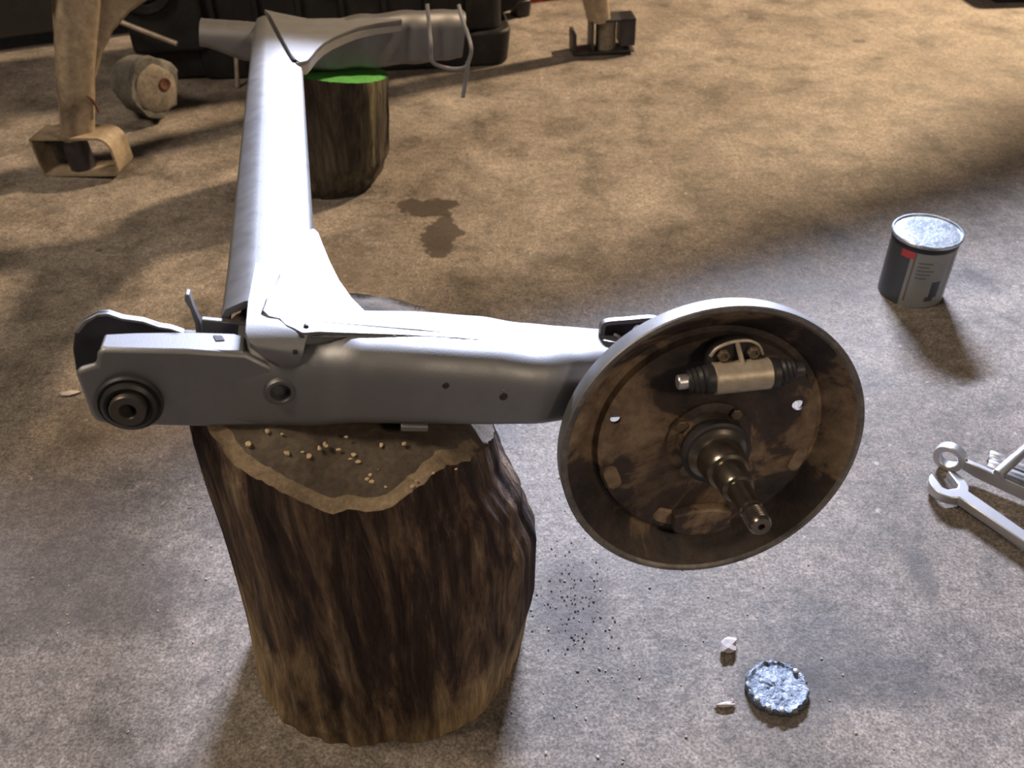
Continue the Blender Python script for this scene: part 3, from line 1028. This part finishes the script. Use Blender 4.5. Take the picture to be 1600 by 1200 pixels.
# ------------------------------------------------------------------ crumpled bluish cap and chips on the near floor
cap = empty('crumpled_cap', Matrix.Translation((0.230, 0.420, 0)) @ Matrix.Rotation(0.3, 4, 'Z'))
tag(cap, 'round crumpled bluish metal cap lying flat on the floor near the front right', 'metal cap')
bm = bmesh.new()
rowsv = []
for (r, h) in ((0.0265, 0.0003), (0.0272, 0.003), (0.0262, 0.0062), (0.0245, 0.0068), (0.0225, 0.0055), (0.0205, 0.0052), (0.0185, 0.0052), (0.0165, 0.0052), (0.0145, 0.0053), (0.0125, 0.0055), (0.0105, 0.0056), (0.0085, 0.0056), (0.0065, 0.0056), (0.0045, 0.0055), (0.002, 0.0055)):
    row = []
    for i in range(72):
        a = 2 * PI * i / 72
        n = noise.fractal(Vector((math.cos(a) * r * 430, math.sin(a) * r * 430, 3.3)), 1.0, 2.0, 3)
        cr = 0.0006 * math.sin(a * 21) if r > 0.024 else 0
        rr = r * (1 + 0.05 * n) + cr
        hh = h + (0.0011 * n if h > 0.001 else 0)
        row.append(bm.verts.new((rr * math.cos(a), rr * math.sin(a) * 0.95, max(hh, 0.0002))))
    rowsv.append(row)
for a, b in zip(rowsv, rowsv[1:]):
    for i in range(72):
        bm.faces.new((a[i], a[(i + 1) % 72], b[(i + 1) % 72], b[i]))
bm.faces.new(rowsv[-1])
bm.faces.new(rowsv[0][::-1])
obj('dented_disc', bm, 'foil', cap, smooth=50)
for ang in (195, 222, 250, 20):
    a = math.radians(ang)
    bm = bmesh.new()
    lathe(bm, [(0.0026, 0.0), (0.0022, 0.0022), (0, 0.003)], 10, False, Matrix.Translation((0.0238 * math.cos(a), 0.0226 * math.sin(a), 0.0055)))
    obj('crimp_tooth', bm, 'steel', cap)


def chip(name, label, loc, size, mat, rz, cat='chip', group=None):
    bm = bmesh.new()
    bmesh.ops.create_icosphere(bm, subdivisions=2, radius=1)
    for v in bm.verts:
        n = noise.noise(v.co * 1.7 + Vector(loc) * 31)
        v.co *= 1 + 0.45 * n
        v.co.x *= size[0]
        v.co.y *= size[1]
        v.co.z *= size[2]
    zmin = min(v.co.z for v in bm.verts)
    for v in bm.verts:
        v.co.z -= zmin
    o = obj(name, bm, mat, None, Matrix.Translation(loc) @ Matrix.Rotation(rz, 4, 'Z'), smooth=None)
    return tag(o, label, cat, group)


chip('concrete_chip', 'pale pointed concrete chip on the floor just behind the crumpled bluish cap', (0.195, 0.462, 0), (0.010, 0.007, 0.004), 'chip', 0.9)
chip('metal_shard', 'small pale sliver on the floor at the far left', (-0.535, 0.815, 0), (0.012, 0.004, 0.002), 'chip', 0.1)
chip('metal_shard', 'bright sliver on the floor left of the crumpled bluish cap', (0.183, 0.405, 0), (0.009, 0.0025, 0.002), 'chip', 0.1)

# ------------------------------------------------------------------ spanners and tools at the right edge
def spanner_outline(L, wj, wh, jaw, ang=24):
    """plan outline of an open-end spanner: jaw at x=0, shank along +x (half of a combination spanner)"""
    R = wj / 2
    pts = []
    t = math.radians(ang)
    # jaw head: arc from shank round to the jaw opening
    a_open = math.asin(jaw / 2 / R)
    a0 = math.asin(min(0.95, wh / 2 / R))
    N = 14
    for i in range(N + 1):
        a = a0 + (PI - a_open + t - a0) * i / N
        pts.append((-R * -math.cos(a) * 1.0, R * math.sin(a)))
    depth = R * 0.25
    m0 = Vector((math.cos(PI + t), math.sin(PI + t)))       # mouth direction
    n0 = Vector((-m0.y, m0.x))
    q1 = m0 * (-depth) - n0 * (jaw / 2)
    q2 = m0 * (-depth) + n0 * (jaw / 2)
    pts.append(tuple(q1 + m0 * 0.002))
    pts.append(tuple(q1 * 1.0 - m0 * 0.002 + n0 * jaw * 0.2))
    pts.append(tuple(q2 - m0 * 0.002 - n0 * jaw * 0.2))
    pts.append(tuple(q2 + m0 * 0.002))
    for i in range(N + 1):
        a = PI + a_open + t + (2 * PI - a0 - PI - a_open - t) * i / N
        pts.append((R * math.cos(a), R * math.sin(a)))
    pts.append((R * 1.6, -wh / 2))
    pts.append((L, -wh * 0.42))
    pts.append((L, wh * 0.42))
    pts.append((R * 1.6, wh / 2))
    return pts


def ring_end(bm, cx, R, r, th, mt=None):
    vs0 = lathe(bm, [(R, -th / 2 + 0.001), (R, th / 2 - 0.001), (R - 0.0012, th / 2), (r + 0.001, th / 2), (r, th / 2 - 0.001), (r, -th / 2 + 0.001), (r + 0.001, -th / 2), (R - 0.0012, -th / 2)], 36, True)
    bmesh.ops.transform(bm, matrix=Matrix.Translation((cx, 0, 0)), verts=vs0)


def spanner(name, label, mtx, L, wj, wh, jaw, R, r, th, open_first=True):
    root = empty(name, mtx)
    tag(root, label, 'spanner', 'spanners at the right edge')
    bm = bmesh.new()
    prism(bm, spanner_outline(L * 0.5, wj, wh, jaw), lambda x, y: (x, y, -th / 2), lambda x, y: (x, y, th / 2))
    obj('open_jaw', bm, 'chrome', root, bevel=0.0012)
    bm = bmesh.new()
    prism(bm, rrect(L * 0.72, 0, L * 0.5, wh * 0.84, 0.003, 3), lambda x, y: (x, y, -th * 0.38), lambda x, y: (x, y, th * 0.38))
    obj('shank', bm, 'chrome', root, bevel=0.001)
    bm = bmesh.new()
    ring_end(bm, L, R, r, th * 1.2)
    obj('ring_end', bm, 'chrome', root)
    return root


# spanner lying flat, its open jaw pointing at us
d1 = Vector((0.085, -0.125, 0)).normalized()
s1 = Vector((-d1.y, d1.x, 0))
spanner('spanner', 'chrome open-end spanner lying flat in front, jaw towards the can', frame((0.462, 0.650, 0.0115), d1, s1 * 1, (0, 0, 1)) @ Matrix.Rotation(math.radians(180), 4, 'X'), 0.22, 0.040, 0.016, 0.0185, 0.014, 0.009, 0.011)
# ring spanner standing on its edge against it
d2 = Vector((0.105, -0.085, -0.004)).normalized()
u2 = Vector((0, 0, 1))
sp2 = empty('ring_spanner', frame((0.478, 0.690, 0.0170), d2, (u2 - d2 * u2.dot(d2)), d2.cross(u2)))
tag(sp2, 'ring spanner standing on its edge behind the flat open-end spanner', 'spanner', 'spanners at the right edge')
bm = bmesh.new()
ring_end(bm, 0.0, 0.0165, 0.0095, 0.011)
obj('ring_end', bm, 'chrome', sp2)
bm = bmesh.new()
prism(bm, [(0.0138, -0.006), (0.030, -0.0095), (0.20, -0.0105), (0.20, 0.0075), (0.030, 0.0065), (0.0138, 0.0055)], lambda x, y: (x, y, -0.003), lambda x, y: (x, y, 0.003))
obj('shank', bm, 'chrome', sp2, bevel=0.0012)
# two slim socket extensions behind
for k, (ox, oy) in enumerate(((0.523, 0.690), (0.530, 0.704))):
    d3 = Vector((0.105, -0.075, 0)).normalized()
    rt = empty('extension_bar', Matrix.Translation((ox, oy, 0.0062)) @ d3.to_track_quat('Z', 'Y').to_matrix().to_4x4())
    tag(rt, ('nearer' if k == 0 else 'farther') + ' of two slim chrome extension bars lying behind the ring spanner', 'extension bar', 'extension bars at the right edge')
    bm = bmesh.new()
    lathe(bm, [(0, 0.012), (0.0045, 0.012), (0.0045, 0.13), (0.0, 0.13)], 20)
    obj('bar', bm, 'chrome', rt)
    bm = bmesh.new()
    lathe(bm, [(0.0, 0), (0.0055, 0), (0.0062, 0.001), (0.0062, 0.014), (0.005, 0.017), (0.0, 0.017)], 24)
    obj('socket_end', bm, 'chrome', rt)
# bright bar laid across the others
d4 = Vector((0.075, 0.050, 0.030)).normalized()
rt = empty('breaker_bar', Matrix.Translation((0.512, 0.655, 0.0260)) @ d4.to_track_quat('Z', 'Y').to_matrix().to_4x4())
tag(rt, 'brightly lit chrome breaker bar resting across the spanners at the right edge', 'bar')
bm = bmesh.new()
lathe(bm, [(0, 0), (0.0050, 0.0), (0.0058, 0.001), (0.0058, 0.028), (0.0052, 0.030), (0.0052, 0.14), (0, 0.14)], 28)
obj('bar', bm, 'steel', rt)
bm = bmesh.new()
lathe(bm, [(0, 0.139), (0.008, 0.139), (0.0095, 0.142), (0.0095, 0.20), (0.008, 0.204), (0, 0.204)], 28)
obj('handle', bm, 'black_plastic', rt)
# black tool pouch under them
pouch = empty('tool_pouch', Matrix.Translation((0.585, 0.655, 0)) @ Matrix.Rotation(math.radians(-37), 4, 'Z'))
tag(pouch, 'black tool pouch under the tools at the right edge', 'pouch')
bm = bmesh.new()
prism(bm, rrect(0.03, 0.012, 0.12, 0.050, 0.008, 4), lambda x, y: (x, y, 0), lambda x, y: (x * 0.97, y * 0.92, 0.018))
obj('body', bm, 'black_plastic', pouch, bevel=0.003)
bm = bmesh.new()
prism(bm, rrect(0.03, 0.000, 0.11, 0.02, 0.004, 4), lambda x, y: (x, y, 0.017), lambda x, y: (x, y, 0.0205))
obj('flap', bm, 'black_plastic', pouch, bevel=0.001)

# ------------------------------------------------------------------ second axle: beige, standing on the ends of its arms
LF = Vector((-0.727, 1.405, 0))
RF = Vector((0.205, 1.985, 0))
dx = (RF - LF).normalized()
dn = Vector((-dx.y, dx.x, 0))
ax2 = empty('standing_axle', frame(LF, dx, dn, (0, 0, 1)))
span = (RF - LF).length
tag(ax2, 'dirty beige axle standing on its two arm ends behind the silver axle', 'axle beam')


def strap_loop(x0, x1, z0, z1, y0, y1, th, r):
    bm = bmesh.new()
    outp = rrect((x0 + x1) / 2, (z0 + z1) / 2, x1 - x0, z1 - z0, r, 5)
    inn = rrect((x0 + x1) / 2, (z0 + z1) / 2, x1 - x0 - 2 * th, z1 - z0 - 2 * th, [max(0.002, q - th) for q in r], 5)
    n = len(outp)
    a = [bm.verts.new((x, y0, z)) for x, z in outp]
    b = [bm.verts.new((x, y1, z)) for x, z in outp]
    c = [bm.verts.new((x, y0, z)) for x, z in inn]
    d = [bm.verts.new((x, y1, z)) for x, z in inn]
    for i in range(n):
        j = (i + 1) % n
        bm.faces.new((a[i], a[j], b[j], b[i]))
        bm.faces.new((c[i], d[i], d[j], c[j]))
        bm.faces.new((a[i], c[i], c[j], a[j]))
        bm.faces.new((b[i], b[j], d[j], d[i]))
    return bm


TILT = Matrix.Rotation(math.radians(-24), 4, 'Z')
# left foot
fm = Matrix.Translation((0, 0, 0.004)) @ Matrix.Rotation(math.radians(-38), 4, 'Z') @ Matrix.Rotation(math.radians(-3), 4, 'Y')
bm = strap_loop(-0.068, 0.072, 0.0, 0.068, -0.028, 0.026, 0.004, [0.004, 0.014, 0.022, 0.004])
foot = obj('foot_bracket', bm, 'tan', ax2, fm, smooth=40)
bm = bmesh.new()
lathe(bm, [(0, 0.004), (0.021, 0.004), (0.021, 0.064), (0, 0.064)], 28, False, Matrix.Translation((-0.008, 0, 0)))
obj('foot_bush', bm, 'grime', foot)
bm = bmesh.new()
box(bm, -0.0645, -0.030, 0.015, 0.020, 0.004, 0.064)
obj('foot_plate', bm, 'greyblock', foot)
# left leg, tapering, with the web flaring towards the cross tube
bm = bmesh.new()
secs = []
for (z, xl, xr, d) in ((0.064, -0.026, 0.026, 0.022), (0.10, -0.028, 0.025, 0.024), (0.16, -0.032, 0.024, 0.026), (0.22, -0.034, 0.028, 0.028), (0.27, -0.036, 0.034, 0.03), (0.42, -0.036, 0.036, 0.03)):
    secs.append([(x + 0.30 * (z - 0.064), y, z) for x, y in rrect((xl + xr) / 2, 0, xr - xl, 2 * d, 0.015, 5)])
rings(bm, secs)
obj('leg', bm, 'tan', ax2, smooth=50)
bm = bmesh.new()
web_o = [(0.035, 0.13), (0.058, 0.165), (0.075, 0.195), (0.098, 0.222), (0.13, 0.246), (0.18, 0.268), (0.24, 0.282), (0.24, 0.33), (0.055, 0.33)]
prism(bm, web_o, lambda x, z: (x, -0.020, z), lambda x, z: (x, 0.014, z))
obj('gusset', bm, 'tan', ax2, bevel=0.006)
bm = bmesh.new()
tube(bm, [(0.030, -0.0235, 0.135), (0.036, -0.0235, 0.126), (0.039, -0.0225, 0.114), (0.040, -0.0215, 0.104)], 0.0022, 8, 4)
obj('torn_edge', bm, 'rust', ax2)
# cross tube above the frame's edge, right leg and foot
bm = bmesh.new()
prism(bm, rrect(0, 0.322, 0.060, 0.064, 0.014, 5), lambda y, z: (0.0, y, z), lambda y, z: (span, y, z))
obj('cross_tube', bm, 'tan', ax2, smooth=50)
bm = bmesh.new()
secs = []
for (z, xl, xr, d) in ((0.070, -0.022, 0.022, 0.022), (0.12, -0.024, 0.026, 0.024), (0.20, -0.028, 0.030, 0.026), (0.42, -0.034, 0.034, 0.03)):
    secs.append([(span + x - 0.02 - 0.3 * (z - 0.07), y, z) for x, y in rrect((xl + xr) / 2, 0, xr - xl, 2 * d, 0.014, 5)])
rings(bm, secs)
obj('leg', bm, 'tan', ax2, smooth=50)
bm = bmesh.new()
prism(bm, [(span - x, z) for x, z in web_o], lambda x, z: (x, -0.020, z), lambda x, z: (x, 0.014, z))
obj('gusset', bm, 'tan', ax2, bevel=0.006)
fm = Matrix.Translation((span, 0, 0.004)) @ Matrix.Rotation(math.radians(-26), 4, 'Z') @ Matrix.Rotation(math.radians(-2), 4, 'Y')
bm = bmesh.new()
box(bm, -0.075, 0.062, -0.028, 0.026, 0.0, 0.005)
box(bm, -0.075, -0.067, -0.028, 0.026, 0.004, 0.046)
box(bm, -0.034, -0.029, -0.028, 0.026, 0.004, 0.072)
box(bm, 0.030, 0.062, -0.028, 0.022, 0.014, 0.072)
box(bm, -0.034, 0.062, -0.028, 0.026, 0.066, 0.072)
foot = obj('foot_bracket', bm, 'grime', ax2, fm, bevel=0.001)
bm = bmesh.new()
lathe(bm, [(0, 0.004), (0.022, 0.004), (0.022, 0.066), (0, 0.066)], 28, False, Matrix.Translation((0.002, 0.0, 0)))
obj('foot_bush', bm, 'castface', foot)

# ------------------------------------------------------------------ grey casting on the floor at the back left
cast_d = Vector((0.75, -0.60, 0.10)).normalized()
cast = empty('hub_casting', axis_to((-0.722, 1.660, 0.056), cast_d))
tag(cast, 'worn grey round casting with a rusty hole beside the beige axle leg', 'casting')
bm = bmesh.new()
prof = [(0.0, 0.0), (0.038, 0.0), (0.044, 0.004), (0.046, 0.03), (0.050, 0.055), (0.052, 0.075), (0.048, 0.082), (0.0, 0.082)]
vs0 = lathe(bm, prof, 22)
for v in vs0:
    n = noise.fractal(v.co * 26, 1.0, 2.0, 3)
    v.co.x *= 1 + 0.20 * n
    v.co.y *= 1.08 + 0.20 * n
    v.co.z += 0.006 * n
obj('body', bm, 'greyblock', cast, smooth=45)
bm = bmesh.new()
vs0 = lathe(bm, [(0.038, 0.078), (0.040, 0.084), (0.034, 0.0870), (0.018, 0.0875), (0.0, 0.0875)], 22)
for v in vs0:
    n = noise.fractal(v.co * 30, 1.0, 2.0, 3)
    v.co.x *= 1 + 0.12 * n
    v.co.y *= 1.05 + 0.12 * n
obj('end_face', bm, 'castface', cast, smooth=45)
bm = bmesh.new()
lathe(bm, [(0.012, 0.085), (0.011, 0.0898), (0.006, 0.0895), (0.005, 0.0888), (0, 0.0888)], 20, False, Matrix.Translation((0.016, 0.004, 0)))
obj('rusty_hole', bm, 'rust', cast)

# ------------------------------------------------------------------ dark greasy engine behind the silver axle
ed = Vector((0.99, 0.14, 0)).normalized()
eng = empty('engine_block', frame((-0.66, 1.80, 0), ed, (-ed.y, ed.x, 0), (0, 0, 1)))
tag(eng, 'dark greasy engine on the floor behind the far end of the silver axle', 'engine')
bm = bmesh.new()
prism(bm, rrect(0.32, 0.14, 0.66, 0.24, 0.03, 4), lambda x, y: (x, y, 0.07), lambda x, y: (x, y, 0.40))
obj('crankcase', bm, 'engine', eng, bevel=0.006)
bm = bmesh.new()
prism(bm, rrect(0.34, 0.13, 0.66, 0.25, 0.04, 5), lambda x, y: (0.3 + (x - 0.3) * 0.98, 0.13 + (y - 0.13) * 0.98, 0.0), lambda x, y: (x, y, 0.072))
obj('oil_pan', bm, 'engine', eng, bevel=0.006)
for k in range(7):
    bm = bmesh.new()
    box(bm, 0.06 + k * 0.085, 0.072 + k * 0.085, 0.008, 0.03, 0.09, 0.36)
    obj('cooling_rib', bm, 'engine', eng, bevel=0.002)
bm = bmesh.new()
prism(bm, [(0.60, 0.07), (0.685, 0.09), (0.73, 0.16), (0.75, 0.24), (0.74, 0.40), (0.60, 0.40)], lambda x, z: (x, 0.085, z), lambda x, z: (x, 0.28, z))
obj('bell_housing', bm, 'engine', eng, bevel=0.006)
bm = bmesh.new()
prism(bm, rrect(0.44, 0.0, 0.16, 0.05, 0.01, 3), lambda x, y: (x - 0.115, y, 0.20), lambda x, y: (x - 0.115, y, 0.36))
obj('side_cover', bm, 'rod', eng, bevel=0.004)
# pulley on the near left corner
pm = Matrix.Translation((-0.052, -0.015, 0.205)) @ Matrix.Rotation(math.radians(90), 4, 'X')
bm = bmesh.new()
lathe(bm, [(0, -0.03), (0.060, -0.03), (0.064, -0.026), (0.056, -0.015), (0.064, -0.004), (0.060, 0.0), (0.046, 0.0), (0.042, -0.008), (0.03, -0.008), (0.028, 0.004), (0.018, 0.004), (0.016, -0.002), (0, -0.002)], 40)
pul = obj('pulley', bm, 'engine', eng, pm)
bm = bmesh.new()
lathe(bm, [(0.030, -0.008), (0.030, 0.006), (0.022, 0.006), (0.022, -0.008)], 32, True)
obj('pulley_rim', bm, 'pulley', pul)
bm = bmesh.new()
box(bm, -0.10, 0.05, 0.0, 0.16, 0.06, 0.40)
obj('timing_cover', bm, 'engine', eng, bevel=0.01)
bm = bmesh.new()
box(bm, -0.09, 0.04, 0.02, 0.14, 0.0, 0.062)
obj('mount_foot', bm, 'engine', eng, bevel=0.008)

bm = bmesh.new()
tube(bm, [(-0.765, 1.745, 0.150), (-0.735, 1.74, 0.137), (-0.645, 1.73, 0.104)], 0.0052, 10, 5)
tag(obj('metal_rod', bm, 'rod'), 'short dull rod sticking out in front of the dark engine at the back left', 'rod')
bm = bmesh.new()
tube(bm, [(-0.560, 1.775, 0.001), (-0.558, 1.785, 0.03), (-0.555, 1.80, 0.075), (-0.550, 1.81, 0.12)], 0.0045, 8, 5)
tag(obj('hose', bm, 'rod'), 'thin pale strip hanging against the dark engine left of the silver beam', 'strip')

# bits at the far top edge
def crate(name, label, loc, rz, sx, sy, sz, mat, cat):
    rt = empty(name, Matrix.Translation(loc) @ Matrix.Rotation(rz, 4, 'Z'))
    tag(rt, label, cat)
    bm = bmesh.new()
    prism(bm, rrect(0, 0, sx, sy, 0.015, 4), lambda x, y: (x * 0.92, y * 0.9, 0), lambda x, y: (x, y, sz))
    obj('tub', bm, mat, rt, bevel=0.003)
    bm = bmesh.new()
    prism(bm, rrect(0, 0, sx * 1.05, sy * 1.06, 0.018, 4), lambda x, y: (x, y, sz * 0.9), lambda x, y: (x, y, sz))
    obj('rim', bm, mat, rt, bevel=0.002)
    bm = bmesh.new()
    tube(bm, [(-sx * 0.25, 0, sz), (-sx * 0.2, 0, sz + 0.05), (sx * 0.2, 0, sz + 0.05), (sx * 0.25, 0, sz)], 0.006, 8, 5)
    obj('handle', bm, 'black_plastic', rt)
    return rt


crate('tool_box', 'red plastic tool box at the top edge behind the dark engine', (0.08, 2.40, 0), 0.34, 0.17, 0.13, 0.14, 'red', 'tool box')
crate('tool_box', 'small teal plastic box beside the red tool box at the top edge', (0.205, 2.44, 0), 0.34, 0.06, 0.11, 0.10, 'teal', 'box')
crate('tool_box', 'black plastic box at the top right corner of the floor', (1.31, 2.40, 0), 0.1, 0.22, 0.15, 0.12, 'black_plastic', 'box')
crate('tool_box', 'small dark box beside the dark engine at the far top edge', (0.02, 2.235, 0), 0.5, 0.045, 0.05, 0.04, 'black_plastic', 'box')

# ------------------------------------------------------------------ crumbs
def crumbs(name, label, cat, mat, spots):
    bm = bmesh.new()
    for (cx, cy, cz, sx, sy, n, s0, s1) in spots:
        for _ in range(n):
            x = random.gauss(cx, sx)
            y = random.gauss(cy, sy)
            # keep crumbs off the footprint of the front log
            if cz == 0 and ((x + 0.113) / 0.128) ** 2 + ((y - 0.478) / 0.12) ** 2 < 1:
                continue
            z = cz if not callable(cz) else cz(x, y)
            s = random.uniform(s0, s1)
            ret = bmesh.ops.create_icosphere(bm, subdivisions=1, radius=s, matrix=Matrix.Translation((x, y, z + s * 0.45)) @ Matrix.Rotation(random.uniform(0, 6), 4, 'Z') @ Matrix.Diagonal((1.3, 0.9, 0.6, 1)))
            for v in ret['verts']:
                v.co += Vector((random.uniform(-s, s), random.uniform(-s, s), 0)) * 0.25
    return tag(obj(name, bm, mat, smooth=None), label, cat, kind='stuff')


crumbs('floor_grit', 'pale grit and crumbs strewn over the concrete around the front log', 'grit', 'crumb',
       [(0.10, 0.55, 0, 0.10, 0.08, 70, 0.0004, 0.0012), (0.0, 0.45, 0, 0.25, 0.12, 90, 0.0004, 0.0012), (0.08, 0.43, 0, 0.05, 0.04, 30, 0.0004, 0.0014),
        (-0.35, 0.6, 0, 0.12, 0.12, 40, 0.0004, 0.0012)])
crumbs('soot_crumbs', 'dark gritty crumbs scattered beside the foot of the front log', 'grit', 'soot',
       [(0.06, 0.515, 0, 0.018, 0.030, 120, 0.0004, 0.0011)])
crumbs('sawdust_crumbs', 'pale crumbs lying on the sawn top of the front log', 'crumbs', 'woodchip',
       [(-0.115, 0.404, lambda x, y: top_front(x, y), 0.022, 0.006, 14, 0.0008, 0.0022), (-0.08, 0.392, lambda x, y: top_front(x, y), 0.03, 0.006, 12, 0.0008, 0.002)])
